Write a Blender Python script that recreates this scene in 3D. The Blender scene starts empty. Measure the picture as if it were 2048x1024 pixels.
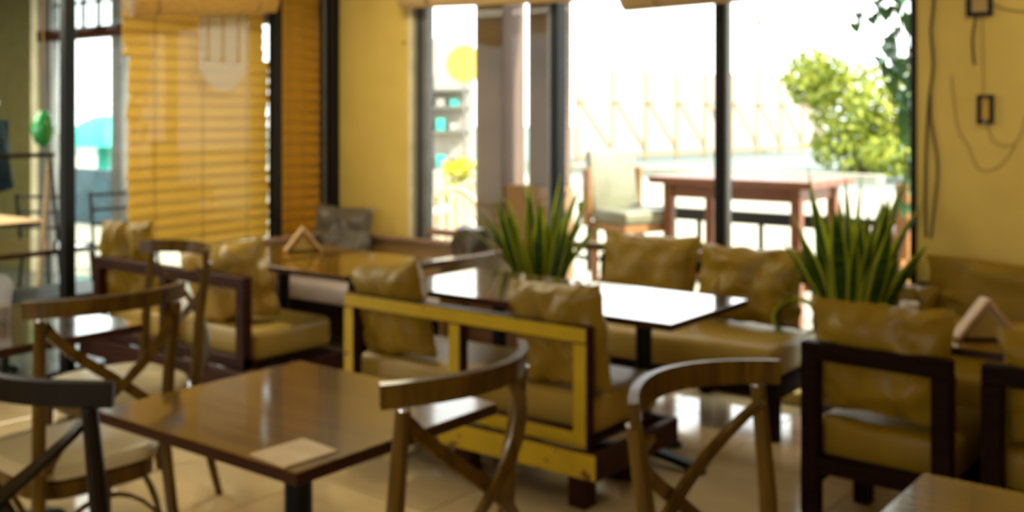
import bpy, bmesh, math, random
from mathutils import Vector, Matrix, noise
random.seed(7)
PI = math.pi
R = math.radians
col = bpy.context.scene.collection
scene = bpy.context.scene

# ------------------------------------------------------------------ camera, world, sun, exposure
cam_d = bpy.data.cameras.new('camera')
cam = bpy.data.objects.new('camera', cam_d)
col.objects.link(cam)
cam_d.sensor_width = 36.0
cam_d.lens = 36.9
cam_d.shift_y = -282 / 2048
cam_d.clip_start = 0.05
cam_d.clip_end = 300
cam.location = (0, 0, 1.5)
cam.rotation_euler = (R(90), 0, R(37.63))
cam_d.dof.use_dof = True            # the whole photograph is out of focus
cam_d.dof.focus_distance = 0.5
cam_d.dof.aperture_fstop = 11.5
scene.camera = cam

world = bpy.data.worlds.new('world')
scene.world = world
world.use_nodes = True
wn = world.node_tree
bg = wn.nodes['Background']
bg.inputs['Color'].default_value = (0.96, 0.97, 0.96, 1)
bg.inputs['Strength'].default_value = 4.2

sun_d = bpy.data.lights.new('sun', 'SUN')
sun_d.energy = 11
sun_d.angle = R(1.5)
sun_d.color = (1, 0.9, 0.72)
sun = bpy.data.objects.new('sun', sun_d)
col.objects.link(sun)
sun.rotation_euler = Vector((-1.0, -0.12, -0.85)).to_track_quat('-Z', 'Y').to_euler()

def area(name, loc, rot, sx, sy, power, color=(1, 0.88, 0.60)):
    d = bpy.data.lights.new(name, 'AREA')
    d.shape = 'RECTANGLE'; d.size = sx; d.size_y = sy; d.energy = power; d.color = color
    o = bpy.data.objects.new(name, d); col.objects.link(o)
    o.location = loc; o.rotation_euler = rot
    return o
# unseen fill lamps added behind the camera, overhead and in the side room
area('back_fill', (-1.2, -2.9, 1.6), (R(90), 0, 0), 3.0, 1.8, 12, (1, 0.92, 0.7))
area('overhead_fill', (-1.6, 0.7, 2.74), (0, 0, 0), 0.5, 0.5, 5)
area('overhead_fill', (-4.2, 4.0, 2.74), (0, 0, 0), 0.5, 0.5, 34)
area('overhead_fill', (-0.5, 4.2, 2.74), (0, 0, 0), 0.5, 0.5, 9)
area('side_room_fill', (-8.0, 2.0, 2.70), (0, 0, 0), 3.0, 3.0, 330, (1, 0.92, 0.75))  # added to backlight the bamboo blinds

scene.view_settings.view_transform = 'Standard'
scene.view_settings.look = 'None'
scene.view_settings.exposure = 0.0
scene.view_settings.gamma = 1.0
scene.view_settings.use_curve_mapping = False
scene.cycles.max_bounces = 8
scene.cycles.transparent_max_bounces = 16
scene.cycles.sample_clamp_indirect = 6
scene.cycles.caustics_reflective = False
scene.cycles.caustics_refractive = False

# ------------------------------------------------------------------ materials
def base_mat(name):
    m = bpy.data.materials.new(name); m.use_nodes = True
    return m, m.node_tree, m.node_tree.nodes['Principled BSDF']

def mat(name, c, rough=0.6, c2=None, scale=8, stretch=(1, 1, 1), coat=0, bump=0, metal=0, spec=0.5, detail=4, lo=.35, hi=.65):
    m, t, p = base_mat(name)
    p.inputs['Roughness'].default_value = rough
    p.inputs['Metallic'].default_value = metal
    p.inputs['Specular IOR Level'].default_value = spec
    p.inputs['Coat Weight'].default_value = coat
    p.inputs['Coat Roughness'].default_value = 0.08
    tc = t.nodes.new('ShaderNodeTexCoord'); mp = t.nodes.new('ShaderNodeMapping')
    mp.inputs['Scale'].default_value = stretch
    t.links.new(tc.outputs['Object'], mp.inputs['Vector'])
    nz = t.nodes.new('ShaderNodeTexNoise'); nz.inputs['Scale'].default_value = scale
    nz.inputs['Detail'].default_value = detail
    t.links.new(mp.outputs['Vector'], nz.inputs['Vector'])
    cr = t.nodes.new('ShaderNodeValToRGB')
    cr.color_ramp.elements[0].position = lo; cr.color_ramp.elements[1].position = hi
    c2 = c2 or tuple(x * 0.82 for x in c)
    cr.color_ramp.elements[0].color = (*c2, 1); cr.color_ramp.elements[1].color = (*c, 1)
    t.links.new(nz.outputs['Fac'], cr.inputs['Fac'])
    t.links.new(cr.outputs['Color'], p.inputs['Base Color'])
    if bump:
        b = t.nodes.new('ShaderNodeBump'); b.inputs['Strength'].default_value = bump
        b.inputs['Distance'].default_value = 0.01
        t.links.new(nz.outputs['Fac'], b.inputs['Height'])
        t.links.new(b.outputs['Normal'], p.inputs['Normal'])
    return m

def wood(name, c, c2, rough=0.35, along='x', scale=3, coat=0.0, spec=0.5, bump=0.06):
    st = {'x': (1, 14, 14), 'y': (14, 1, 14), 'z': (14, 14, 1)}[along]
    return mat(name, c, rough, c2, scale, st, coat, bump, spec=spec, detail=5, lo=.3, hi=.7)

def glass_mat(name, tint=(0.96, 0.98, 0.97), haze=0.0):
    m = bpy.data.materials.new(name); m.use_nodes = True
    t = m.node_tree; t.nodes.clear()
    out = t.nodes.new('ShaderNodeOutputMaterial')
    tr = t.nodes.new('ShaderNodeBsdfTransparent'); tr.inputs['Color'].default_value = (*tint, 1)
    gl = t.nodes.new('ShaderNodeBsdfGlossy'); gl.inputs['Roughness'].default_value = 0.02
    lw = t.nodes.new('ShaderNodeLayerWeight'); lw.inputs['Blend'].default_value = .5
    pw = t.nodes.new('ShaderNodeMath'); pw.operation = 'POWER'; pw.inputs[1].default_value = 5
    fr = t.nodes.new('ShaderNodeMath'); fr.operation = 'MULTIPLY_ADD'; fr.inputs[1].default_value = .6; fr.inputs[2].default_value = .012
    t.links.new(lw.outputs['Facing'], pw.inputs[0]); t.links.new(pw.outputs[0], fr.inputs[0])
    mx = t.nodes.new('ShaderNodeMixShader')
    t.links.new(fr.outputs[0], mx.inputs[0]); t.links.new(tr.outputs[0], mx.inputs[1]); t.links.new(gl.outputs[0], mx.inputs[2])
    last = mx
    if haze:
        df = t.nodes.new('ShaderNodeBsdfTranslucent'); df.inputs['Color'].default_value = (.9, .9, .95, 1)
        d2 = t.nodes.new('ShaderNodeBsdfDiffuse'); d2.inputs['Color'].default_value = (.9, .9, .95, 1)
        ad = t.nodes.new('ShaderNodeMixShader'); ad.inputs[0].default_value = .5
        t.links.new(df.outputs[0], ad.inputs[1]); t.links.new(d2.outputs[0], ad.inputs[2])
        m2 = t.nodes.new('ShaderNodeMixShader'); m2.inputs[0].default_value = haze
        t.links.new(mx.outputs[0], m2.inputs[1]); t.links.new(ad.outputs[0], m2.inputs[2]); last = m2
    t.links.new(last.outputs[0], out.inputs['Surface'])
    return m

def slat_mat(name, c, c2, trans=0.5):
    m, t, p = base_mat(name)
    out = [n for n in t.nodes if n.type == 'OUTPUT_MATERIAL'][0]
    p.inputs['Roughness'].default_value = 0.5
    tc = t.nodes.new('ShaderNodeTexCoord'); mp = t.nodes.new('ShaderNodeMapping'); mp.inputs['Scale'].default_value = (30, 2, 60)
    nz = t.nodes.new('ShaderNodeTexNoise'); nz.inputs['Scale'].default_value = 2
    cr = t.nodes.new('ShaderNodeValToRGB')
    cr.color_ramp.elements[0].color = (*c2, 1); cr.color_ramp.elements[1].color = (*c, 1)
    cr.color_ramp.elements[0].position = .3; cr.color_ramp.elements[1].position = .7
    t.links.new(tc.outputs['Object'], mp.inputs[0]); t.links.new(mp.outputs[0], nz.inputs['Vector'])
    t.links.new(nz.outputs['Fac'], cr.inputs['Fac']); t.links.new(cr.outputs[0], p.inputs['Base Color'])
    tl = t.nodes.new('ShaderNodeBsdfTranslucent'); t.links.new(cr.outputs[0], tl.inputs['Color'])
    mx = t.nodes.new('ShaderNodeMixShader'); mx.inputs[0].default_value = trans
    t.links.new(p.outputs[0], mx.inputs[1]); t.links.new(tl.outputs[0], mx.inputs[2]); t.links.new(mx.outputs[0], out.inputs['Surface'])
    return m

def chipped(name, c, under, scale=5):
    """paint worn through to brown wood in irregular chips"""
    m = mat(name, c, 0.45, tuple(x * .85 for x in c), 6)
    t = m.node_tree; p = t.nodes['Principled BSDF']
    src = p.inputs['Base Color'].links[0].from_socket
    tc = t.nodes.new('ShaderNodeTexCoord')
    nz = t.nodes.new('ShaderNodeTexNoise'); nz.inputs['Scale'].default_value = scale * 4; nz.inputs['Detail'].default_value = 6
    t.links.new(tc.outputs['Object'], nz.inputs['Vector'])
    cr = t.nodes.new('ShaderNodeValToRGB'); cr.color_ramp.elements[0].position = .64; cr.color_ramp.elements[1].position = .68
    t.links.new(nz.outputs['Fac'], cr.inputs['Fac'])
    mx = t.nodes.new('ShaderNodeMix'); mx.data_type = 'RGBA'
    t.links.new(cr.outputs[0], mx.inputs[0]); t.links.new(src, mx.inputs[6]); mx.inputs[7].default_value = (*under, 1)
    t.links.new(mx.outputs[2], p.inputs['Base Color'])
    return m

M = {
 'wall': mat('yellow_plaster', (.76, .55, .125), .75, (.68, .485, .105), 2.5, bump=.05),
 'jamb': mat('cream_jamb', (.85, .78, .52), .6),
 'ceiling': mat('ceiling_paint', (.50, .40, .16), .8),
 'black': mat('black_metal', (.008, .008, .008), .4, spec=.2),
 'grey_metal': mat('grey_aluminium', (.20, .20, .19), .35, metal=.3),
 'glass': glass_mat('window_glass'),
 'dim_glass': glass_mat('tinted_glass', (.80, .86, .84)),
 'reflection_patch': glass_mat('reflection_haze', haze=.30),
 'grout': mat('grout', (.22, .17, .10), .8),
 'tile': mat('beige_tile', (.70, .54, .30), .09, (.60, .44, .23), 2.2, (1, 2.5, 1), coat=.5),
 'dark_floor': mat('dark_floor', (.07, .08, .075), .15, (.05, .06, .055), 2),
 'top': wood('walnut_veneer', (.27, .135, .001), (.09, .036, .001), .25, 'x', 2.6, coat=.8, spec=.15),
 'top2': wood('dark_walnut_veneer', (.12, .05, .015), (.06, .024, .008), .12, 'x', 2.2, coat=1.0),
 'edge': wood('red_brown_edge', (.055, .016, .007), (.03, .010, .006), .4, spec=.2),
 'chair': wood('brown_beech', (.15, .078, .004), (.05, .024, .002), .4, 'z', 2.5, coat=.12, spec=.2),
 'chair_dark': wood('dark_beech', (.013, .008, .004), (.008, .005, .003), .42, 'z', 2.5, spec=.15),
 'seat': mat('cream_vinyl', (.66, .56, .34), .35, (.58, .48, .27), 5),
 'yellow': chipped('yellow_paint', (.56, .38, .002), (.13, .05, .015)),
 'brown_wood': wood('reddish_brown_wood', (.05, .014, .005), (.02, .006, .003), .45, spec=.1),
 'dark_wood': wood('near_black_wood', (.016, .006, .003), (.008, .003, .002), .5, spec=.04),
 'vinyl': mat('ochre_vinyl', (.28, .17, .008), .42, (.21, .125, .005), 3, bump=.08, spec=.28),
 'vinyl2': mat('tan_vinyl', (.40, .265, .05), .36, (.33, .205, .03), 3, bump=.08, spec=.4),
 'grey_vinyl': mat('grey_vinyl', (.15, .13, .095), .28, (.11, .095, .07), 4, bump=.2, spec=.7),
 'dark_vinyl': mat('dark_vinyl', (.07, .055, .04), .35, (.05, .04, .03), 4),
 'mauve': mat('greyish_seat_vinyl', (.50, .43, .40), .28, (.44, .37, .34), 4),
 'panel': wood('bench_board', (.30, .18, .06), (.22, .12, .035), .3),
 'ledge': wood('glossy_ledge', (.36, .22, .14), (.28, .16, .10), .2, coat=.5),
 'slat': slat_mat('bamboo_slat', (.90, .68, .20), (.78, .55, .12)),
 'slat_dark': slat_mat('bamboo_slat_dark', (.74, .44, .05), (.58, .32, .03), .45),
 'cord': mat('cord_and_shade_line', (.40, .25, .08), .8),
 'roll': wood('rolled_bamboo', (.55, .32, .07), (.38, .20, .03), .5, 'y', 4),
 'roll2': wood('rolled_bamboo_pale', (.62, .44, .20), (.45, .30, .12), .5, 'x', 4),
 'card': mat('pale_card', (.72, .53, .29), .5, (.60, .42, .2), 18),
 'napkin_wood': wood('pale_wood', (.62, .42, .22), (.5, .32, .15), .5),
 'napkin': mat('napkin_paper', (.50, .36, .09), .8),
 'cup': glass_mat('clear_plastic', (.9, .9, .88), .25),
 'drink': mat('milky_drink', (.60, .42, .24), .4),
 'white': mat('white_plastic', (.82, .74, .62), .4),
 'paper_white': mat('white_ceramic', (.85, .84, .80), .25),
 'switch': mat('orange_yellow_plate', (.62, .34, .02), .5),
 'wire': mat('dark_wire', (.07, .055, .03), .5),
 'wire_pale': mat('painted_wire', (.50, .34, .10), .6),
 'leaf': mat('snake_leaf', (.075, .165, .016), .38, (.025, .065, .008), 9, (1, 1, 5), spec=.5),
 'leaf_edge': mat('snake_leaf_margin', (.58, .60, .04), .4, (.42, .46, .03), 6),
 'pot': mat('dark_pot', (.03, .022, .015), .5),
 'soil': mat('soil', (.03, .02, .01), .9),
 'planter': wood('planter_board', (.20, .10, .045), (.13, .06, .025), .45),
 'pillar': mat('brown_render', (.17, .108, .075), .7, (.135, .085, .06), 3, bump=.1),
 'pillar2': mat('sandy_render', (.34, .19, .10), .7, (.29, .16, .085), 3),
 'paving': mat('pale_paving', (.40, .38, .29), .8),
 'road': mat('road_surface', (.17, .215, .19), .85, (.15, .19, .17), .4),
 'fence': mat('fence_sheet', (.46, .42, .36), .6),
 'rust': mat('orange_steel', (.34, .21, .10), .6),
 'cream_vinyl': mat('cream_upholstery', (.25, .255, .175), .45),
 'outwood': wood('outdoor_redwood', (.26, .10, .06), (.18, .065, .04), .4, coat=.1),
 'outwood2': wood('outdoor_orange_wood', (.42, .20, .07), (.32, .14, .05), .5),
 'bush': mat('bush_leaf', (.42, .44, .045), .6, (.15, .22, .025), 3),
 'vine': mat('vine_leaf', (.07, .23, .11), .45, (.04, .15, .07), 8),
 'bark': mat('bark', (.16, .09, .05), .8),
 'teal': mat('teal_canvas', (.05, .60, .48), .6),
 'red': mat('red_paint', (.70, .05, .06), .5),
 'blue_cloth': mat('dark_teal_cloth', (.02, .09, .13), .6, (.01, .04, .06), 5),
 'green_glass': mat('green_glass', (.02, .35, .08), .15, (.01, .2, .04), 6, spec=.8),
 'blue_glass': mat('pale_blue_glass', (.30, .45, .52), .15, spec=.8),
 'olive': mat('olive_wall', (.12, .105, .028), .8),
 'flower': mat('yellow_flower', (.85, .70, .04), .6),
 'highlight_and_screw': mat('highlight_and_screw_white', (.8, .8, .78), .2, metal=.6),
 'sign_yellow': mat('sign_yellow', (.55, .42, .06), .5),
}

# ------------------------------------------------------------------ builders
def link(name, bm, m, parent=None, smooth=True):
    me = bpy.data.meshes.new(name)
    bmesh.ops.recalc_face_normals(bm, faces=bm.faces)
    bm.to_mesh(me); bm.free()
    for x in (m if isinstance(m, (list, tuple)) else [m]): me.materials.append(x)
    if smooth:
        for p in me.polygons: p.use_smooth = True
        try: me.set_sharp_from_angle(angle=R(35))
        except Exception: pass
    o = bpy.data.objects.new(name, me); col.objects.link(o)
    if parent: o.parent = parent
    return o

def add_box(bm, x0, x1, y0, y1, z0, z1, bev=0.0, mi=0, back_mi=None, rot=None, seg=1):
    r = bmesh.ops.create_cube(bm, size=1)
    vs = r['verts']
    c = Vector(((x0 + x1) / 2, (y0 + y1) / 2, (z0 + z1) / 2))
    for v in vs:
        v.co = Vector((v.co.x * (x1 - x0), v.co.y * (y1 - y0), v.co.z * (z1 - z0)))
    if rot:
        for v in vs: v.co = rot @ v.co
    for v in vs: v.co += c
    fs = {f for v in vs for f in v.link_faces}
    for f in fs:
        f.material_index = mi
        f.normal_update()
        if back_mi is not None and f.normal.y < -.9: f.material_index = back_mi
    if bev:
        es = {e for v in vs for e in v.link_edges}
        bmesh.ops.bevel(bm, geom=list(es), offset=bev, segments=seg, affect='EDGES', profile=.5, clamp_overlap=True)

def box(name, x0, x1, y0, y1, z0, z1, m, parent=None, bev=0.003, seg=1, back=None):
    bm = bmesh.new()
    add_box(bm, x0, x1, y0, y1, z0, z1, bev, 0, 1 if back else None, seg=seg)
    return link(name, bm, [m, back] if back else m, parent)

def add_tube(bm, pts, rads, n=8, cap=True):
    pts = [Vector(p) for p in pts]
    if not hasattr(rads, '__len__'): rads = [rads] * len(pts)
    rings = []; up = None
    for i, p in enumerate(pts):
        d = (pts[min(i + 1, len(pts) - 1)] - pts[max(i - 1, 0)]).normalized()
        if up is None:
            up = Vector((0, 0, 1)) if abs(d.z) < .9 else Vector((1, 0, 0))
        a = d.cross(up).normalized(); b = a.cross(d).normalized(); up = b
        rings.append([bm.verts.new(p + (a * math.cos(2 * PI * k / n) + b * math.sin(2 * PI * k / n)) * rads[i]) for k in range(n)])
    for i in range(len(rings) - 1):
        for k in range(n):
            bm.faces.new((rings[i][k], rings[i][(k + 1) % n], rings[i + 1][(k + 1) % n], rings[i + 1][k]))
    if cap:
        bm.faces.new(rings[0][::-1]); bm.faces.new(rings[-1])

def tube(name, pts, r, m, parent=None, n=8):
    bm = bmesh.new(); add_tube(bm, pts, r, n); return link(name, bm, m, parent)

def add_ribbon(bm, pts, w, t, wdir):
    """sweep of a w x t rectangle; wdir(i) gives the direction of the width"""
    pts = [Vector(p) for p in pts]; rings = []
    for i, p in enumerate(pts):
        d = (pts[min(i + 1, len(pts) - 1)] - pts[max(i - 1, 0)]).normalized()
        W = Vector(wdir(i) if callable(wdir) else wdir); W = (W - d * W.dot(d)).normalized(); T = d.cross(W).normalized()
        ww = w[i] if hasattr(w, '__len__') else w
        rings.append([bm.verts.new(p + W * ww * a + T * t * b) for a, b in ((.5, .5), (-.5, .5), (-.5, -.5), (.5, -.5))])
    for i in range(len(rings) - 1):
        for k in range(4):
            bm.faces.new((rings[i][k], rings[i][(k + 1) % 4], rings[i + 1][(k + 1) % 4], rings[i + 1][k]))
    bm.faces.new(rings[0][::-1]); bm.faces.new(rings[-1])

def ribbon(name, pts, w, t, wdir, m, parent=None):
    bm = bmesh.new(); add_ribbon(bm, pts, w, t, wdir); return link(name, bm, m, parent)

def add_lathe(bm, prof, n=24, c=(0, 0, 0)):
    rings = []
    for r, z in prof:
        rings.append([bm.verts.new((c[0] + r * math.cos(2 * PI * k / n), c[1] + r * math.sin(2 * PI * k / n), c[2] + z)) for k in range(n)])
    for i in range(len(rings) - 1):
        for k in range(n):
            bm.faces.new((rings[i][k], rings[i][(k + 1) % n], rings[i + 1][(k + 1) % n], rings[i + 1][k]))
    bm.faces.new(rings[0][::-1]); bm.faces.new(rings[-1])

def lathe(name, prof, m, parent=None, n=24, c=(0, 0, 0)):
    bm = bmesh.new(); add_lathe(bm, prof, n, c); return link(name, bm, m, parent)

def tag(o, label=None, cat=None, group=None, kind=None):
    if label: o['label'] = label
    if cat: o['category'] = cat
    if group: o['group'] = group
    if kind: o['kind'] = kind
    return o

def thing(name, label, cat, loc=(0, 0, 0), rz=0, group=None, kind=None):
    o = bpy.data.objects.new(name, None); col.objects.link(o)
    o.location = loc; o.rotation_euler = (0, 0, rz); o.empty_display_size = .1
    return tag(o, label, cat, group, kind)

def copy_tree(o, parent=None):
    c = o.copy(); col.objects.link(c); c.parent = parent
    for ch in list(o.children): copy_tree(ch, c)
    return c

def struct(name, loc=(0, 0, 0)):
    o = bpy.data.objects.new(name, None); col.objects.link(o); o.location = loc
    o['kind'] = 'structure'; return o

def sbox(name, *a, **k):
    o = box(name, *a, **k)
    if o.parent is None: o['kind'] = 'structure'
    return o

# ------------------------------------------------------------------ room shell
fl = sbox('floor', -5.7, 2.6, -3.1, 5.3, -.06, -.004, M['grout'], bev=0)
ts = .60
bm = bmesh.new(); add_box(bm, .003, ts - .003, .003, ts - .003, -.006, 0, .0015)
tile0 = link('tile', bm, M['tile'], fl, smooth=False)
first = True
for i in range(14):
    for j in range(14):
        x = -5.68 + i * ts; y = -3.05 + j * ts
        if y > 5.2 or x > 2.4: continue
        t = tile0 if first else tile0.copy()
        if not first: col.objects.link(t)
        first = False
        t.parent = fl; t.location = (x, y, 0)

ceil = sbox('ceiling', -5.7, 2.6, -3.1, 5.3, 2.8, 2.9, M['ceiling'], bev=0)
sbox('wall_right', 2.5, 2.6, -3.1, 5.3, 0, 2.8, M['wall'], bev=0)
wb = struct('wall_back')
box('wall_panel', -5.7, -2.9, -3.1, -3.0, 0, 2.8, M['wall'], wb, 0)
box('wall_panel', .5, 2.5, -3.1, -3.0, 0, 2.8, M['wall'], wb, 0)
box('wall_header', -2.9, .5, -3.1, -3.0, 2.65, 2.8, M['wall'], wb, 0)
box('wall_apron', -2.9, .5, -3.1, -3.0, 0, .9, M['wall'], wb, 0)
# front (window) wall, plane y = 5.2
wf = struct('wall_front')
box('wall_panel', -5.64, -4.87, 5.2, 5.36, 0, 2.8, M['wall'], wf, 0)
box('wall_panel', -1.545, 2.5, 5.2, 5.36, 0, 2.8, M['wall'], wf, 0)
box('wall_header', -4.87, -1.545, 5.2, 5.36, 2.42, 2.8, M['wall'], wf, 0)
box('wall_kerb', -4.87, -1.545, 5.2, 5.36, 0, .06, M['wall'], wf, 0)
box('jamb_trim', -4.885, -4.845, 5.185, 5.33, .06, 2.42, M['jamb'], wf, .002)
tube('nail', [(-4.93, 5.2, 1.99), (-4.93, 5.19, 1.99)], .009, M['black'], wf, 6)

w1 = struct('window_1')
def post(x0, x1, m, p, z0=.06, z1=2.42, y0=5.21, y1=5.28): return box('frame_post', x0, x1, y0, y1, z0, z1, m, p, .004)
o = post(-4.845, -4.735, M['grey_metal'], w1)
box('frame_bead', -4.80, -4.785, 5.195, 5.21, .06, 2.42, M['black'], w1, .002)
post(-3.712, -3.655, M['black'], w1, y0=5.19); post(-2.615, -2.56, M['black'], w1, y0=5.19); post(-1.575, -1.545, M['black'], w1, y0=5.19)
box('frame_bead', -3.735, -3.712, 5.2, 5.25, .06, 2.42, M['grey_metal'], w1, .002)
box('frame_bead', -2.56, -2.54, 5.2, 5.25, .06, 2.42, M['grey_metal'], w1, .002)
for a, b in ((-4.735, -3.735), (-3.655, -2.615), (-2.54, -1.575)):
    box('frame_sill', a, b, 5.2, 5.27, .70, .745, M['ledge'], w1, .004)
    box('frame_head', a, b, 5.21, 5.27, 2.38, 2.42, M['black'], w1, .004)
    box('pane', a, b, 5.235, 5.241, .745, 2.38, M['glass'], w1, 0)
    box('pane', a, b, 5.235, 5.241, .06, .70, M['glass'], w1, 0)

# left glass partition, plane x = -5.64
wl = struct('wall_left')
for y0, y1 in ((.9, .97), (2.1, 2.16), (3.16, 3.227), (4.663, 4.731)):
    box('frame_post', -5.70, -5.63, y0, y1, 0, 2.8, M['black'], wl, .004)
box('frame_post', -5.70, -5.565, 5.125, 5.2, 0, 2.8, M['black'], wl, .004)
box('frame_bead', -5.64, -5.625, 5.105, 5.125, 0, 2.8, M['grey_metal'], wl, .002)
box('wall_panel', -5.70, -5.64, -3.1, .9, 0, 2.8, M['wall'], wl, 0)
for y0, y1 in ((.97, 2.1), (2.16, 3.16), (3.227, 4.663), (4.731, 5.105)):
    box('pane', -5.668, -5.662, y0, y1, .05, 2.75, M['glass'], wl, 0)
    box('frame_sill', -5.69, -5.64, y0, y1, 0, .05, M['black'], wl, 0.003)
# window reflection on the partition glass, built as a pale hazy sheet
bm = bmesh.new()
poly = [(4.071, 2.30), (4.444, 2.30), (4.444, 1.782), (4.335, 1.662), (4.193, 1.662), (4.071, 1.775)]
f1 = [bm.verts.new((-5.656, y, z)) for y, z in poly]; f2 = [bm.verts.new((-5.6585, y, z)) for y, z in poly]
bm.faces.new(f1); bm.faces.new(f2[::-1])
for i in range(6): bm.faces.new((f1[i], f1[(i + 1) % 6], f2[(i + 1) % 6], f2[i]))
fm = link('painted_reflection', bm, M['reflection_patch'], smooth=False)
tag(fm, 'pale tapered translucent painted reflection on the glass in front of the bamboo blind', 'painted reflection')
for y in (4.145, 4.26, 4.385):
    box('reflection_line', -5.655, -5.6535, y - .006, y + .006, 1.86, 2.25, M['cord'], fm, 0)  # dark strips painted into the reflection
    box('reflection_line', -5.655, -5.6535, y - .03, y + .012, 1.85, 1.865, M['cord'], fm, 0)

# ------------------------------------------------------------------ blinds
def blind(label, y0, y1, z0, z1, x, m, seed, tilt=0, notch=0):
    rnd = random.Random(seed)
    t = thing('bamboo_blind', label, 'blind', (x, (y0 + y1) / 2, z1))
    W = (y1 - y0) / 2; n = int((z1 - z0) / .0755)
    bm = bmesh.new(); add_box(bm, -.003, .003, -W, W, -.043, .043, .002); add_box(bm, -.0045, .0045, -W, W, -.046, -.036, .001, 1)  # dark lower strip paints the shaded line where slats overlap
    s0 = link('slat', bm, [m, M['cord']], t, smooth=False)  # cord colour here paints the shaded overlap line
    for i in range(n):
        s = s0 if i == 0 else s0.copy()
        if i: col.objects.link(s)
        s.parent = t
        s.location = (rnd.uniform(-.004, .004), rnd.uniform(-.008, .008), -(i + .5) * .0755)
        if notch and z1 + s.location.z > 1.85:      # the upper slats stop short of the post
            s.scale.y = 1 - notch / (2 * W); s.location.y -= notch / 2
        s.rotation_euler = (tilt * max(0, i / n - .45) * 1.6 + rnd.uniform(-.003, .003), R(14) + rnd.uniform(-.04, .04), 0)
    for f in (-.62, .0, .62):
        tube('ladder_cord', [(.012, W * f, 0), (.012, W * f, -(z1 - z0))], .003, M['cord'], t, 5)
    box('head_rail', -.02, .02, -W, W, 0, .035, M['roll'], t, .003)
    return t
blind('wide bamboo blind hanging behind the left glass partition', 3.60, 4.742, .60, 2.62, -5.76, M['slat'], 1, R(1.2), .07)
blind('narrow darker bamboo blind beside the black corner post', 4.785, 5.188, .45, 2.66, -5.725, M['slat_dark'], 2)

def rolled(label, a, b, rad, m, slats=14):
    a = Vector(a); b = Vector(b); d = (b - a); L = d.length
    t = thing('rolled_blind', label, 'blind', a)
    t.rotation_euler = Vector((1, 0, 0)).rotation_difference(d).to_euler()
    bm = bmesh.new()
    for k in range(slats):
        an = 2 * PI * k / slats; r = rad * (1 + .10 * math.sin(3 * an))
        add_tube(bm, [(0, math.cos(an) * r, math.sin(an) * r), (L, math.cos(an) * r, math.sin(an) * r)], rad * .30, 6)
    add_tube(bm, [(.0, 0, 0), (L, 0, 0)], rad * .95, 14)
    link('slat_roll', bm, m, t)
    for f in (.15, .85):
        bm = bmesh.new(); pts = [(L * f, math.cos(2 * PI * k / 12) * rad * 1.32, math.sin(2 * PI * k / 12) * rad * 1.32) for k in range(13)]
        add_tube(bm, pts, .004, 5); link('tie_cord', bm, M['cord'], t)
        tube('pull_cord', [(L * f, 0, rad), (L * f, 0, rad + .5)], .003, M['cord'], t, 5)
    return t
rolled('rolled-up bamboo blind sloping above the wide hanging blind', (-5.53, 3.50, 2.155), (-5.53, 4.56, 2.262), .062, M['roll'])
rolled('rolled-up bamboo blind above the two left window panes', (-4.86, 5.10, 2.278), (-3.17, 5.10, 2.222), .05, M['roll2'])
rolled('thicker rolled-up bamboo blind above the right window panes', (-3.10, 5.06, 2.165), (-1.62, 5.06, 2.185), .062, M['roll2'])
for i, (x, z, lb) in enumerate(((-4.60, 2.235, 'small dark hook hanging above the leftmost window pane'),
                  (-3.42, 2.175, 'small dark hook hanging left of the gap between the two rolled blinds'),
                  (-2.74, 2.10, 'small dark hook hanging just left of the middle mullion'), (-2.10, 2.14, 'small dark hook hanging above the right window pane'))):
    h = tube('blind_hook', [(x, 5.05, z + .14), (x, 5.05, z + .02), (x + .012, 5.05, z), (x + .024, 5.05, z + .01)], .007, M['black'], None, 6)
    tag(h, lb, 'hook')

# ------------------------------------------------------------------ outside, beyond the window wall
sbox('terrace_floor', -30, 12, 5.36, 9.2, -.12, -.02, M['paving'], bev=0)
sbox('road_surface', -90, 30, 9.2, 22, -.16, -.08, M['paving'], bev=0)
sbox('road_surface', -90, 30, 22, 120, -.17, -.10, M['road'], bev=0)
sbox('terrace_roof', -6.0, 2.6, 5.36, 6.2, 2.75, 2.85, M['ceiling'], bev=0)
pl = thing('terrace_pillar', 'square brown rendered pillar outside, nearer the yellow wall', 'pillar', (-4.765, 6.04, 0))
box('shaft', -.125, .125, -.14, .14, -.02, 2.75, M['pillar'], pl, .01); box('plinth', -.14, .14, -.155, .155, -.02, .12, M['pillar2'], pl, .01)
pl = thing('terrace_pillar', 'brown rendered pillar outside, half hidden by the first black mullion', 'pillar', (-4.285, 5.99, 0))
box('shaft', -.125, .125, -.09, .09, 1.0, 2.75, M['pillar'], pl, .01); box('plinth', -.14, .14, -.10, .10, -.02, 1.0, M['pillar2'], pl, .01)
lw = box('low_wall', -4.64, -4.425, 5.93, 6.07, -.02, 1.0, M['pillar2']); tag(lw, 'sandy low wall between the two brown pillars outside', 'wall')

# railing
t = thing('terrace_railing', 'low black metal railing behind the outdoor bar table', 'railing', (-3.2, 8.6, 0))
box('top_rail', -2.6, 2.4, -.03, .03, .54, .65, M['black'], t, .01)
for i in range(9): box('baluster', -2.5 + i * .6, -2.46 + i * .6, -.015, .015, -.02, .54, M['black'], t, .003)
box('bottom_rail', -2.6, 2.4, -.02, .02, .08, .12, M['black'], t, .004)

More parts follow.
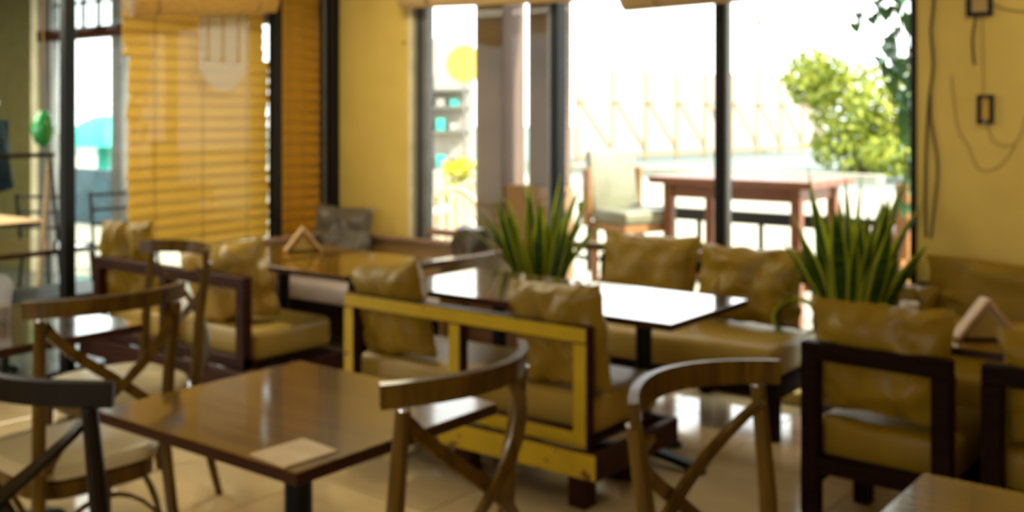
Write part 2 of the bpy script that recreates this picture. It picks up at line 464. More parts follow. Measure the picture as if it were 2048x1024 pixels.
# bar table
t = thing('bar_table', 'high reddish wooden bar table standing on the terrace outside', 'table', (-3.31, 7.16, 0))
for i in range(5): box('plank', -.62, .62, -.42 + i * .168, -.42 + (i + 1) * .168 - .006, 1.0, 1.05, M['outwood2'] if i == 9 else M['outwood'], t, .005)
box('apron', -.50, .50, -.34, -.31, .90, 1.0, M['outwood'], t, .003); box('apron', -.50, .50, .31, .34, .90, 1.0, M['outwood'], t, .003)
box('apron', -.50, -.47, -.31, .31, .90, 1.0, M['outwood'], t, .003); box('apron', .47, .50, -.31, .31, .90, 1.0, M['outwood'], t, .003)
for sx in (-1, 1):
    for sy in (-1, 1): box('leg', sx * .49 - .035, sx * .49 + .035, sy * .33 - .035, sy * .33 + .035, -.02, 1.0, M['outwood'], t, .005)
box('stretcher', -.46, .46, -.02, .02, .25, .31, M['outwood'], t, .004)

def bar_chair(label, x, y, rz, mu, mw):
    t = thing('bar_chair', label, 'chair', (x, y, 0), rz)   # faces local +y
    bm = bmesh.new(); add_box(bm, -.23, .23, -.20, .24, .70, .80, .03, seg=3); link('seat', bm, mu, t)
    bm = bmesh.new(); add_box(bm, -.22, .22, -.035, .035, -.24, .24, .03, seg=3, rot=Matrix.Rotation(R(9), 3, 'X'))
    o = link('backrest', bm, mu, t); o.location = (0, -.24, 1.0)
    for sx in (-1, 1):
        box('back_post', sx * .235 - .018, sx * .235 + .018, -.29, -.19, .66, 1.10, mw, t, .01)
        for sy in (-1, 1): box('leg', sx * .2 - .022, sx * .2 + .022, sy * .19 - .022, sy * .19 + .022, -.02, .68, mw, t, .005)
        box('foot_rest', sx * .2 - .012, sx * .2 + .012, -.18, .18, .24, .28, mw, t, .004)
    box('seat_rail', -.22, .22, -.20, .22, .64, .70, mw, t, .005)
    box('foot_rest', -.18, .18, .18, .205, .30, .34, mw, t, .004)
bar_chair('cream upholstered bar chair outside, left of the bar table', -4.10, 6.78, R(-112), M['cream_vinyl'], M['outwood2'])
bar_chair('bar chair outside, seen behind the right-hand plant', -2.02, 6.55, R(60), M['outwood'], M['outwood2'])

def plastic_chair(label, x, y, rz, z=0):
    t = thing('plastic_chair', label, 'chair', (x, y, z), rz, None)
    bm = bmesh.new(); add_box(bm, -.23, .23, -.20, .23, .40, .43, .012, seg=2); link('seat', bm, M['white'], t)
    bm = bmesh.new(); pts = [(.25 * math.cos(a), -.24, .62 + .26 * math.sin(a)) for a in [PI * k / 12 for k in range(13)]]
    add_ribbon(bm, [(-.25, .2, .62)] + [(-.26, -.1, .64)] + [(p[0] * -1, p[1], p[2]) for p in pts] + [(.26, -.1, .64), (.25, .2, .62)], .05, .02, lambda i: (0, .3, 1))
    link('back_rim', bm, M['white'], t)
    for k in (-2, -1, 0, 1, 2): box('back_slat', k * .08 - .022, k * .08 + .022, -.25, -.235, .42, .86 - abs(k) * .03, M['white'], t, .004)
    for sx in (-1, 1):
        for sy in (-1, 1): tube('leg', [(sx * .25, sy * .24, -.02), (sx * .22, sy * .2, .41)], [.018, .026], M['white'], t)
        tube('arm_support', [(sx * .25, .18, .42), (sx * .255, .2, .62)], .02, M['white'], t)
plastic_chair('white plastic armchair outside, farther of the pair beyond the grey frame', -6.15, 7.25, R(-165))
plastic_chair('white plastic armchair outside, nearer of the pair by the grey frame', -5.62, 6.40, R(-150))

# fence of big pale sheets on orange steel
f = thing('hoarding_fence', 'tall white sheet fence with orange steel posts across the road', 'fence', (-18.5, 27.3, 0))
f.rotation_euler = (0, 0, math.atan2(16.4, 1.5))
for i in range(9):
    box('fence_panel', i * 1.85 + .03, i * 1.85 + 1.82, .03, .07, .15, 3.0, M['fence'], f, .005)
    box('fence_post', i * 1.85 - .04, i * 1.85 + .04, -.04, .04, -.05, 3.1, M['rust'], f, .005)
    tube('brace', [(i * 1.85 + .1, -.05, 2.0), (i * 1.85 + 1.8, -.05, .35)], .035, M['rust'], f, 6)
box('base_rail', 0, 16.6, -.03, .02, .10, .22, M['rust'], f, .005)
box('base_rail', 0, 16.6, -.03, .02, 1.95, 2.03, M['fence'], f, .005)
box('fence_post', 16.61, 16.69, -.04, .04, -.05, 3.1, M['rust'], f, .005)
kb = box('kerb_step', -18.0, -8.0, 24.0, 24.5, -.1, .12, M['paving']); tag(kb, 'low pale kerb in front of the white fence', 'kerb')

def leaf_cloud(name, parent, m, clusters, n, size, seed, kind=True):
    rnd = random.Random(seed); bm = bmesh.new()
    for i in range(n):
        c, r = clusters[rnd.randrange(len(clusters))]
        d = Vector((rnd.gauss(0, 1), rnd.gauss(0, 1), rnd.gauss(0, 1))).normalized() * (rnd.random() ** .4)
        p = Vector(c) + Vector((d.x * r[0], d.y * r[1], d.z * r[2]))
        a = Vector((rnd.uniform(-1, 1), rnd.uniform(-1, 1), rnd.uniform(-1, 1))).normalized()
        b = a.cross(Vector((rnd.uniform(-1, 1), rnd.uniform(-1, 1), rnd.uniform(-1, 1)))).normalized()
        s = size * rnd.uniform(.6, 1.3)
        vs = [bm.verts.new(p + a * s), bm.verts.new(p + b * s * .5 + a * s * .2), bm.verts.new(p - a * s * .8), bm.verts.new(p - b * s * .5 + a * s * .2)]
        bm.faces.new(vs)
    o = link(name, bm, m, parent, smooth=False)
    if kind: o['kind'] = 'stuff'
    return o
def cam2(X, Y): return (.792 * X - .6105 * Y, .6105 * X + .792 * Y)
bx, by = cam2(9.4, 29)
t = thing('garden_bush', 'large yellow-green bush at the right end of the white fence', 'bush', (bx, by, 0))
leaf_cloud('foliage', t, M['bush'], [((0, 0, 1.9), (1.3, 1.3, 1.2)), ((-.8, -.6, 2.5), (.9, .9, .8)), ((1.0, .6, 1.2), (1.4, 1.4, 1.2)), ((1.9, 1.3, 1.9), (1.4, 1.4, 1.6)), ((.3, .2, .6), (1.6, 1.4, .8))], 4200, .15, 3)
for k in range(5): tube('stem', [(.1 * k, 0, -.1), (-.6 + .5 * k, -.3 + .3 * k, 1.8)], [.07, .03], M['bark'], t, 6)
bx, by = cam2(10.4, 25)
t = thing('low_shrub', 'low sunlit shrub below the large yellow-green bush', 'shrub', (bx, by, 0))
leaf_cloud('foliage', t, M['bush'], [((0, 0, .7), (1.1, 1.1, .8)), ((.9, .7, 1.2), (.9, .9, 1.1)), ((-1.0, -.7, .5), (.9, .8, .5))], 1800, .13, 5)
for k in range(3): tube('stem', [(0, 0, -.1), (-.4 + .4 * k, .1, .9)], [.04, .02], M['bark'], t, 6)

# creeper hanging down at the right edge of the window
def heart(bm, s):
    pts = [(0, 0), (.35, .22), (.5, .0), (.38, -.4), (0, -.9), (-.38, -.4), (-.5, 0), (-.35, .22)]
    c = bm.verts.new((0, 0.01, -.3 * s)); vs = [bm.verts.new((x * s, abs(x) * .25 * s, z * s)) for x, z in pts]
    for i in range(8): bm.faces.new((c, vs[i], vs[(i + 1) % 8]))
t = thing('hanging_creeper', 'dark green leafy creeper hanging outside by the right window frame', 'plant', (-1.95, 6.05, 2.75))
bm = bmesh.new(); heart(bm, .09); lf0 = link('leaf', bm, M['vine'], t, smooth=False)
rnd = random.Random(11); first = True
for sx, sy, L in ((-.13, 0, .75), (-.06, .06, 1.0), (.0, .05, 1.15), (.05, 0, 1.4), (.10, .06, 1.85), (.14, -.03, 1.3), (.18, .05, 1.6), (.22, .0, 1.3)):
    pts = [(sx + .03 * math.sin(k * 1.3 + sx * 30), sy, -L * k / 8) for k in range(9)]
    tube('vine_stem', pts, .005, M['bark'], t, 5)
    n = int(L * 17)
    for k in range(n):
        l = lf0 if first else lf0.copy()
        if not first: col.objects.link(l)
        first = False; l.parent = t
        f_ = (k + .5) / n
        l.location = (sx + rnd.uniform(-.06, .06), sy + rnd.uniform(-.04, .04), -L * f_)
        l.rotation_euler = (rnd.uniform(-.5, .5), rnd.uniform(-.5, .5), rnd.uniform(-1.2, 1.2) + .6)
        s = rnd.uniform(.7, 1.15); l.scale = (s, s, s)

# market stall and sign seen at the left of the window
bx, by = cam2(-1.75, 20)
t = thing('street_stall', 'pale street stall with shelves of goods seen through the leftmost pane', 'stall', (bx, by, 0), R(37))
box('back_panel', -1.2, 1.0, .5, .55, 0, 3.0, M['fence'], t)
for z in (.45, 1.15, 1.62, 1.95): box('shelf', -1.1, .95, .05, .5, z, z + .05, M['grey_metal'], t)
for x in (-1.15, .95): box('stall_post', x, x + .06, 0, .06, -.1, 3.0, M['fence'], t)
box('counter', -1.1, .95, -.1, .5, .0, .45, M['fence'], t)
rnd = random.Random(4)
for z in (.5, 1.2, 1.67):
    for k in range(6):
        g = rnd.choice(['red', 'fence', 'teal', 'sign_yellow', 'ledge'])
        b = box('goods_box', -.75 + k * .26, -.75 + k * .26 + .16, .15, .35, z, z + rnd.uniform(.12, .26), M[g], None, .01)
        b.matrix_world = Matrix.Translation((bx, by, 0)) @ Matrix.Rotation(R(37), 4, 'Z')
        tag(b, '%s carton from the left on the %s shelf of the street stall' % (['first', 'second', 'third', 'fourth', 'fifth', 'sixth'][k], {.5: 'lowest', 1.2: 'middle', 1.67: 'top'}[z]), 'box', 'cartons on the street stall shelves')
bx, by = cam2(-.86, 19)
t = thing('round_sign', 'round yellow sign on a pole seen beside the brown pillar', 'sign', (bx, by, 0), R(37))
tube('pole', [(0, .04, -.1), (0, .04, 2.6)], .03, M['grey_metal'], t)
tube('sign_disc', [(0, 0, 2.42), (0, .03, 2.42)], .34, M['sign_yellow'], t, 28)
bx, by = cam2(-.95, 13)
t = thing('flower_planter', 'planter of yellow and green flowers outside the leftmost pane', 'plant', (bx, by, 0), R(37))
box('trough', -.6, .6, -.15, .15, -.1, .35, M['pillar2'], t, .01)
leaf_cloud('foliage', t, M['bush'], [((-.4, 0, .55), (.25, .2, .28)), ((.3, 0, .65), (.25, .2, .3)), ((0, 0, .45), (.5, .15, .15))], 700, .05, 8)
leaf_cloud('blossom', t, M['flower'], [((.3, 0, .85), (.22, .2, .12)), ((-.4, 0, .65), (.22, .2, .12))], 250, .05, 9)
bx, by = cam2(10.3, 43)
t = thing('utility_pole', 'thin pale utility pole rising behind the white fence', 'pole', (bx, by, 0))
tube('pole_shaft', [(0, 0, 0), (-.2, 0, 6)], [.12, .09], M['rust'], t); tube('cross_arm', [(-.8, 0, 5.3), (.7, 0, 5.3)], .05, M['rust'], t)

# ------------------------------------------------------------------ side room beyond the glass partition
sbox('floor_side_room', -12.5, -5.7, -3.1, 5.3, -.06, 0, M['dark_floor'], bev=0)
sbox('ceiling_side_room', -12.5, -5.7, -3.1, 5.3, 2.8, 2.9, M['ceiling'], bev=0)
sbox('wall_side_room_far', -12.5, -12.4, -3.1, 5.3, 0, 2.8, M['olive'], bev=0)
ws = struct('wall_side_room_front')
box('wall_panel', -12.4, -9.86, 5.2, 5.36, 0, 2.8, M['olive'], ws, 0)
box('wall_header', -9.86, -5.7, 5.2, 5.36, 2.7, 2.8, M['olive'], ws, 0)
box('jamb_trim', -9.86, -9.74, 5.185, 5.33, 0, 2.7, M['jamb'], ws, .002)
w2 = struct('window_2')
box('frame_post', -9.74, -9.52, 5.2, 5.28, 0, 2.7, M['grey_metal'], w2, .004)
box('frame_post', -8.50, -8.34, 5.2, 5.28, 0, 2.7, M['grey_metal'], w2, .004)
box('frame_post', -7.20, -7.08, 5.2, 5.28, 0, 2.7, M['grey_metal'], w2, .004)
box('frame_rail', -9.74, -5.7, 5.18, 5.29, 2.20, 2.30, M['brown_wood'], w2, .004)
for a, b in ((-9.52, -8.50), (-8.34, -7.20), (-7.08, -5.72)):
    box('pane', a, b, 5.23, 5.236, .02, 2.2, M['glass'], w2, 0); box('pane', a, b, 5.23, 5.236, 2.3, 2.7, M['dim_glass'], w2, 0)
    for k in (1, 2, 3): box('glazing_bar', a + (b - a) * k / 4 - .012, a + (b - a) * k / 4 + .012, 5.22, 5.25, 2.3, 2.7, M['brown_wood'], w2, .002)
box('glazing_bar', -9.5, -5.7, 5.22, 5.25, 2.52, 2.545, M['brown_wood'], w2, .002)

def ped_table(name, label, x0, x1, y0, y1, h, m, peds, base='cross', group=None, thick=.03):
    cx, cy = (x0 + x1) / 2, (y0 + y1) / 2
    t = thing(name, label, 'table', (cx, cy, 0), 0, group)
    a, b = (x1 - x0) / 2, (y1 - y0) / 2
    bm = bmesh.new(); add_box(bm, -a, a, -b, b, h - .004, h, .0015); link('tabletop', bm, m, t, smooth=False)
    bm = bmesh.new(); add_box(bm, -a + .001, a - .001, -b + .001, b - .001, h - thick, h - .004, .002); link('edge_band', bm, M['edge'], t, smooth=False)
    for px, py in peds:
        lathe('column', [(.036, .03), (.036, h - thick - .02), (.05, h - thick - .01), (.05, h - thick)], M['black'], t, 16, (px, py, 0))
        box('mount_plate', px - .14, px + .14, py - .14, py + .14, h - thick - .008, h - thick, M['black'], t, .002)
        for k in range(4):
            an = k * PI / 2
            dx, dy = math.cos(an), math.sin(an)
            ribbon('foot', [(px + dx * r, py + dy * r, z) for r, z in ((.02, .055), (.14, .04), (.25, .022))], .05, .03, (-dy, dx, 0), M['black'], t)
            lathe('foot_pad', [(.045, 0), (.045, .018), (.03, .03), (.012, .034)], M['black'], t, 12, (px + dx * .25, py + dy * .25, 0))
    return t
ped_table('dining_table', 'dark glossy table behind the glass, next to the black post', -6.42, -5.74, 2.3, 3.38, .73, M['top2'], [(0, 0)])
ped_table('dining_table', 'pale topped table farther back behind the left glass', -8.3, -7.2, 2.7, 3.9, .75, M['napkin_wood'], [(0, 0)])
ped_table('dining_table', 'white topped table outside the far window, left of the blind', -8.9, -7.8, 5.6, 6.2, .75, M['white'], [(0, 0)])
t = thing('low_bench', 'low glossy black bench behind the glass under the dark table', 'bench', (-6.0, 3.25, 0))
box('seat', -.24, .24, -.40, .40, .40, .45, M['black'], t, .01)
for sx in (-1, 1):
    for sy in (-1, 1): box('leg', sx * .2 - .02, sx * .2 + .02, sy * .35 - .02, sy * .35 + .02, 0, .40, M['black'], t, .003)
t = thing('clothes_rack', 'dark metal rack standing behind the left glass pane', 'rack', (-6.72, 3.40, 0))
tube('rail', [(-.1, -.75, 1.23), (-.1, .35, 1.23)], .016, M['black'], t)
for y in (-.72, .32):
    tube('leg', [(-.3, y, 0), (-.1, y, 1.23)], .015, M['napkin_wood'], t); tube('leg', [(.12, y, 0), (-.1, y, 1.23)], .015, M['black'], t)
def cloth(label, x, y0, y1, z0, z1, m, seed):
    bm = bmesh.new(); n = 14; rows = []
    for j in range(n + 1):
        row = []
        for i in range(n + 1):
            u = i / n; v = j / n
            wv = noise.noise(Vector((u * 5, v * 1.5, seed))) * .09
            sh = .35 * v * (u - .5) * noise.noise(Vector((v * 2, seed, 1)))
            row.append(bm.verts.new((x + wv, y0 + (y1 - y0) * (u + sh), z1 - (z1 - z0) * v * (1 - .25 * abs(u - .45)))))
        rows.append(row)
    for j in range(n):
        for i in range(n): bm.faces.new((rows[j][i], rows[j][i + 1], rows[j + 1][i + 1], rows[j + 1][i]))
    g = bmesh.ops.solidify(bm, geom=bm.faces[:], thickness=.008)
    tag(link('hanging_cloth', bm, m), label, 'cloth')
cloth('dark teal cloth hanging behind the glass at the left edge', -6.86, 3.16, 3.47, .95, 1.47, M['blue_cloth'], 3.3)
def lantern(label, x, y, z, r, h, m):
    t = thing('hanging_lantern', label, 'lantern', (x, y, z))
    lathe('glass_body', [(.01, -h / 2), (r * .7, -h * .35), (r, 0), (r * .75, h * .32), (r * .35, h * .45), (r * .3, h / 2)], m, t, 18)
    tube('cord', [(0, 0, h / 2), (0, 0, 2.8 - z)], .004, M['cord'], t, 5)
lantern('green glass lantern hanging behind the left glass', -6.5, 3.5, 1.41, .075, .24, M['green_glass'])
lantern('pale blue glass lantern hanging at the far left behind the glass', -6.5, 3.12, 1.57, .09, .13, M['blue_glass'])
t = thing('garden_parasol', 'teal parasol outside the far window at the left', 'parasol', (-14.9, 9.0, 0))
bm = bmesh.new(); add_lathe(bm, [(.52, 1.02), (.50, 1.20), (.36, 1.38), (.16, 1.47), (.02, 1.50), (.015, 1.47), (.15, 1.43), (.33, 1.34), (.46, 1.18)], 16); link('canopy', bm, M['teal'], t)
tube('pole', [(0, 0, 0), (0, 0, 1.45)], .10, M['teal'], t, 10)
t = thing('red_crate', 'red crate standing right of the teal parasol outside', 'crate', (-13.9, 9.4, 0), R(20))
box('crate_wall', -.3, .3, -.2, .2, .45, 1.1, M['red'], t, .01); box('crate_base', -.32, .32, -.22, .22, 0, .45, M['fence'], t, .01)
lw = box('low_wall', -17, -10.5, 8.0, 8.15, -.1, .74, M['blue_cloth']); tag(lw, 'dark low wall outside the far window in front of the teal parasol', 'wall')
def metal_chair(label, x, y, rz):
    t = thing('metal_chair', label, 'chair', (x, y, 0), rz)
    box('seat', -.2, .2, -.2, .2, .43, .46, M['black'], t, .008)
    for sx in (-1, 1):
        tube('back_post', [(sx * .18, -.2, .45), (sx * .19, -.25, .88)], .014, M['black'], t)
        for sy in (-1, 1): tube('leg', [(sx * .2, sy * .22, 0), (sx * .18, sy * .18, .44)], .014, M['black'], t)
    for z in (.62, .74, .86): tube('back_rail', [(-.19, -.23, z), (.19, -.23, z)], .012, M['black'], t)
metal_chair('black metal chair behind the glass, left of the far white table', -8.05, 4.45, R(30))
metal_chair('black metal chair behind the glass, right of the far white table', -7.55, 4.75, R(-100))

# ------------------------------------------------------------------ cross-back chairs
def cross_chair(label, x, y, rz, wm, name='cross_back_chair'):
    t = thing(name, label, 'chair', (x, y, 0), rz, 'cross-back bentwood chairs')
    for s in (-1, 1):
        tube('rear_leg', [(s * .225, -.30, 0), (s * .205, -.235, .28), (s * .195, -.21, .46), (s * .20, -.225, .70), (s * .21, -.255, .92)],
             [.014, .018, .020, .019, .016], wm, t, 10)
        tube('front_leg', [(s * .21, .215, 0), (s * .195, .195, .20), (s * .19, .19, .42)], [.013, .017, .021], wm, t, 10)
        lathe('post_tip', [(.016, 0), (.015, .004), (.008, .007)], M['highlight_and_screw'] if wm is M['chair'] else wm, t, 10, (s * .21, -.256, .918))  # white tip paints the highlight on top of the post
    # curved top rail
    N = 14; pts = []
    for k in range(N + 1):
        u = -1 + 2 * k / N
        pts.append((u * .245, -.225 - .11 * (1 - u * u), .948 + .006 * (1 - u * u)))
    ribbon('top_rail', pts, .05, .02, (0, -.12, 1), wm, t)
    # crossing bentwood strips
    for s in (-1, 1):
        pts = []; K = 12
        for k in range(K + 1):
            v = k / K; z = .895 - v * (.895 - .475)
            xx = s * (.185 * (1 - v / .5) if v < .5 else -.185 * ((v - .5) / .5) ** 1.25)
            xx = s * .185 * math.cos(PI * (v ** .82))
            yy = -.235 - .085 * math.sin(PI * v ** .82) - s * .006
            pts.append((xx, yy, z))
        ribbon('cross_strip', pts, .030, .012, lambda i: (1, 0, .35), wm, t)
    # seat frame + cushion
    def sq(r, fx=1.0, n=32, p=4):
        out = []
        for k in range(n):
            a = 2 * PI * k / n; c, s_ = math.cos(a), math.sin(a)
            d = (abs(c) ** p + abs(s_) ** p) ** (-1 / p)
            yv = r * s_ * d
            out.append((r * c * d * (1 + .06 * (yv / r)), yv))
        return out
    def slab(bm, prof):
        rings = [[bm.verts.new((x, y, z)) for x, y in sq(r)] for r, z in prof]; n = len(rings[0])
        for i in range(len(rings) - 1):
            for k in range(n): bm.faces.new((rings[i][k], rings[i][(k + 1) % n], rings[i + 1][(k + 1) % n], rings[i + 1][k]))
        bm.faces.new(rings[0][::-1]); bm.faces.new(rings[-1])
    bm = bmesh.new(); slab(bm, [(.205, .375), (.212, .38), (.212, .425), (.205, .43)]); link('seat_frame', bm, wm, t)
    bm = bmesh.new(); slab(bm, [(.20, .43), (.222, .438), (.226, .46), (.216, .478), (.19, .488), (.10, .494), (.02, .495)]); link('seat_cushion', bm, M['seat'], t)
    # arched braces and stretchers
    for s in (-1, 1):
        ribbon('arch_brace', [(s * .195, .19 - .38 * k / 10, .20 + .16 * math.sin(PI * k / 10) ** .6) for k in range(11)], .016, .012, (1, 0, 0), wm, t)
    for yy in (.195, -.22):
        ribbon('arch_brace', [(-.19 + .38 * k / 10, yy, .20 + .16 * math.sin(PI * k / 10) ** .6) for k in range(11)], .016, .012, (0, 1, 0), wm, t)
    return t
c0 = cross_chair('cross-back chair tucked under the right edge of the near walnut table', -1.70, 1.705, R(93), M['chair'])
def more(src, label, x, y, rz):
    c = copy_tree(src); c.location = (x, y, 0); c.rotation_euler = (0, 0, rz); c['label'] = label; return c
more(c0, 'cross-back chair at the left, its X back in front of the white-topped table', -3.10, 1.77, R(84))
more(c0, 'cross-back chair behind the left table, directly in front of the dark-framed bench', -3.70, 2.30, R(176))
more(c0, 'cross-back chair in the right foreground with pale grey sheen on its top rail', -.735, 1.865, R(-98))
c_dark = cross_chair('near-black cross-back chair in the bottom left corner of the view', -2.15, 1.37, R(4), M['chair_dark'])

# ------------------------------------------------------------------ tables in the room
ped_table('dining_table', 'near walnut table with a pale card on its corner', -2.47, -1.70, 1.465, 2.143, .75, M['top'], [(0, 0)])
ped_table('dining_table', 'left table holding a lidded plastic cup', -4.12, -3.35, 1.42, 2.18, .75, M['top2'], [(0, 0)])
ped_table('dining_table', 'corner table in the right foreground, bluish sheen on top', -.66, .09, 1.53, 2.27, .75, M['top'], [(0, 0)])
ped_table('long_table', 'long table between the yellow bench and window, mirror bright top', -3.49, -1.97, 3.55, 4.23, .70, M['top2'], [(.40, .07), (-.40, .07)])
ped_table('lounge_table', 'square table left of the long bright table, reflecting yellow wall', -4.48, -3.83, 3.62, 4.36, .70, M['top'], [(0, 0)])
ped_table('lounge_table', 'farthest left low table holding a wooden napkin holder and white cup', -5.02, -4.51, 3.64, 4.38, .705, M['top'], [(0, 0)])
ped_table('lounge_table', 'right table by the yellow wall holding an A-shaped napkin holder', -1.38, -.28, 3.80, 4.41, .70, M['top'], [(0, .13)])

# ------------------------------------------------------------------ things on the tables
bm = bmesh.new()
pts = [(-1.869, 1.478), (-1.740, 1.468), (-1.732, 1.612), (-1.861, 1.626)]
lo = [bm.verts.new((x, y, .7505)) for x, y in pts]; hi = [bm.verts.new((x, y, .7545)) for x, y in pts]
bm.faces.new(lo[::-1]); bm.faces.new(hi)
for i in range(4): bm.faces.new((lo[i], lo[(i + 1) % 4], hi[(i + 1) % 4], hi[i]))
cd = link('menu_card', bm, M['card'], smooth=False)
tag(cd, 'pale tan card lying on the near corner of the walnut table', 'card')

t = thing('plastic_cup', 'clear plastic cup with domed lid of milky drink on the left table', 'cup', (-3.80, 1.88, .75))
lathe('cup_body', [(.033, 0), (.034, .004), (.045, .115), (.046, .12), (.044, .12), (.033, .006)], M['cup'], t, 20)
lathe('drink', [(.031, .006), (.038, .06), (.02, .062)], M['drink'], t, 20)
lathe('dome_lid', [(.047, .12), (.047, .126), (.042, .145), (.028, .165), (.012, .170)], M['cup'], t, 20)

def napkin_holder(label, x, y, z, rz, s=1.0):
    t = thing('napkin_holder', label, 'napkin holder', (x, y, z), rz)
    for sg in (-1, 1):
        bm = bmesh.new(); add_box(bm, -.008 * s, .008 * s, -.035 * s, .035 * s, -.095 * s, .095 * s, .002, rot=Matrix.Rotation(sg * R(38), 3, 'Y'))
        o = link('side_board', bm, M['napkin_wood'], t); o.location = (-sg * .058 * s, 0, .083 * s)
    box('base_board', -.10 * s, .10 * s, -.035 * s, .035 * s, 0, .012 * s, M['brown_wood'], t, .002)
    bm = bmesh.new()
    for k in range(5):
        yy = -.022 * s + .011 * s * k
        v = [bm.verts.new((a * s, yy + d * s, b * s)) for d in (0, .009) for a, b in ((-.085, .014), (.085, .014), (0, .125))]
        bm.faces.new(v[:3]); bm.faces.new(v[3:][::-1])
        for i in range(3): bm.faces.new((v[i], v[(i + 1) % 3], v[3 + (i + 1) % 3], v[3 + i]))
    link('napkin_stack', bm, M['napkin'], t, smooth=False)
    return t
napkin_holder('A-shaped wooden napkin holder on the right table by the yellow wall', -.947, 3.99, .70, R(38), .92)
napkin_holder('wooden napkin holder on the far left low table', -4.69, 4.09, .705, R(60), .88)
cp = lathe('white_cup', [(.028, 0), (.034, .01), (.04, .085), (.037, .085), (.03, .012)], M['paper_white'], None, 20)
cp.location = (-4.80, 3.79, .705); tag(cp, 'small white cup on the far left low table', 'cup')
gl = lathe('drinking_glass', [(.03, 0), (.034, .006), (.037, .05), (.034, .05), (.028, .008)], M['paper_white'], None, 20)
gl.location = (-1.306, 4.30, .70); tag(gl, 'small whitish glass at the back corner of the right table', 'glass')

# ------------------------------------------------------------------ pillows
def pillow_mesh(bm, W, H, T, seed, n=20, wr=.012, pinch=.06):
    grid = {}
    for side in (1, -1):
        for i in range(n + 1):
            for j in range(n + 1):
                edge = i in (0, n) or j in (0, n)
                if side == -1 and edge: grid[side, i, j] = grid[1, i, j]; continue
                u = -1 + 2 * i / n; v = -1 + 2 * j / n
                px = W / 2 * u * (1 - pinch * (1 - v * v)); pz = H / 2 * v * (1 - pinch * (1 - u * u))
                th = T / 2 * (max(0, (1 - u ** 4)) * max(0, (1 - v ** 4))) ** .5
                nz = noise.noise(Vector((u * 2.2, v * 2.2, seed))) * wr * 2 + noise.noise(Vector((u * 6 + v * 3, v * 2, seed + 5))) * wr
                fold = noise.noise(Vector((math.atan2(v, u) * 5, seed, 2))) * wr * 1.4 * max(abs(u), abs(v)) ** 3
                y = side * (th + (nz + fold) * min(1, th / (T / 2) * 1.4 + .15))
                dx = noise.noise(Vector((u * 3, v * 3, seed + 9))) * wr
                grid[side, i, j] = bm.verts.new((px + dx, y, pz + H / 2 + dx * .8))
    for side in (1, -1):
        for i in range(n):
            for j in range(n):
                q = [grid[side, i, j], grid[side, i + 1, j], grid[side, i + 1, j + 1], grid[side, i, j + 1]]
                try: bm.faces.new(q if side == -1 else q[::-1])
                except ValueError: pass

def pillow(label, x, y, z, W, H, T, rz, lean, m, seed, group=None, roll=0, wr=.012):
    bm = bmesh.new(); pillow_mesh(bm, W, H, T, seed, wr=wr)
    o = link('pillow', bm, m)
    for p in o.data.polygons: p.use_smooth = True
    o.location = (x, y, z)
    o.rotation_euler = (Matrix.Rotation(rz, 3, 'Z') @ Matrix.Rotation(lean, 3, 'X') @ Matrix.Rotation(roll, 3, 'Y')).to_euler()
    return tag(o, label, 'cushion', group)

# ------------------------------------------------------------------ framed benches and lounge chairs
def bench(name, label, cat, x, y, rz, W, bays, m, back=None, board=True, H=.705, depth=.62, cushion=None, seat_z=(.27, .42), legs=True, group=None):
    """outer face of the back frame is local y = 0, the seat extends to +y, x runs 0..W"""
    t = thing(name, label, cat, (x, y, 0), rz, group)
    pw = .062; pt = .055
    z0 = .25 if board else 0.0
    for k in range(bays + 1):
        px = k * (W - pw) / bays
        box('back_post', px, px + pw, 0, pt, z0, H - pw, m, t, .003, back=back)
    box('top_rail', 0, W, 0, pt, H - pw, H, m, t, .004, back=back)
    box('bottom_rail', pw if not board else 0, W - (pw if not board else 0), .002, pt - .002, .25, .31, m, t, .003, back=back)
    if board:
        box('base_board', -.06, W + .065, -.035, -.003, .15, .25, m, t, .003, back=back)
        for xx in (-.06, W + .033): box('side_board', xx, xx + .032, -.003, depth, .15, .25, m, t, .003)
        box('front_board', -.06, W + .065, depth, depth + .03, .15, .25, m, t, .003)
        for xx in (.04, W - .12, W / 2 - .04):
            for yy in (.05, depth - .14): box('leg', xx, xx + .08, yy, yy + .08, 0, .15, m, t, .003)
    else:
        for xx in (0, W - pw): box('front_leg', xx, xx + pw, depth - .06, depth, 0, .25, m, t, .003)
        for xx in (0, W - .04): box('side_rail', xx, xx + .04, pt, depth - .06, .19, .25, m, t, .003)
        box('front_rail', pw, W - pw, depth - .05, depth - .01, .19, .25, m, t, .003)
    box('seat_board', .02, W - .02, pt, depth - .01, .245, .262, m, t, .002)
    bm = bmesh.new(); add_box(bm, .015, W - .015, .075, depth + .02, seat_z[0], seat_z[1] + .01, .04, seg=4)
    for v in bm.verts: v.co.z += noise.noise(v.co * 7) * .006
    link('seat_cushion', bm, cushion or M['vinyl'], t)
    return t

bench('yellow_bench', 'bench with chipped yellow painted two-bay back frame seen from behind', 'bench', -3.475, 3.27, 0, 1.305, 2, M['brown_wood'], M['yellow'], depth=.56, cushion=M['vinyl2'])
pillow('ochre vinyl pillow leaning on the left bay of the yellow bench', -3.24, 3.41, .425, .43, .43, .15, R(-3), R(9), M['vinyl'], 1.1, roll=R(-7), wr=.016)
pillow('ochre vinyl pillow leaning on the right bay of the yellow bench', -2.36, 3.42, .425, .46, .43, .16, R(-3), R(8), M['vinyl'], 4.2, roll=R(-3), wr=.014)

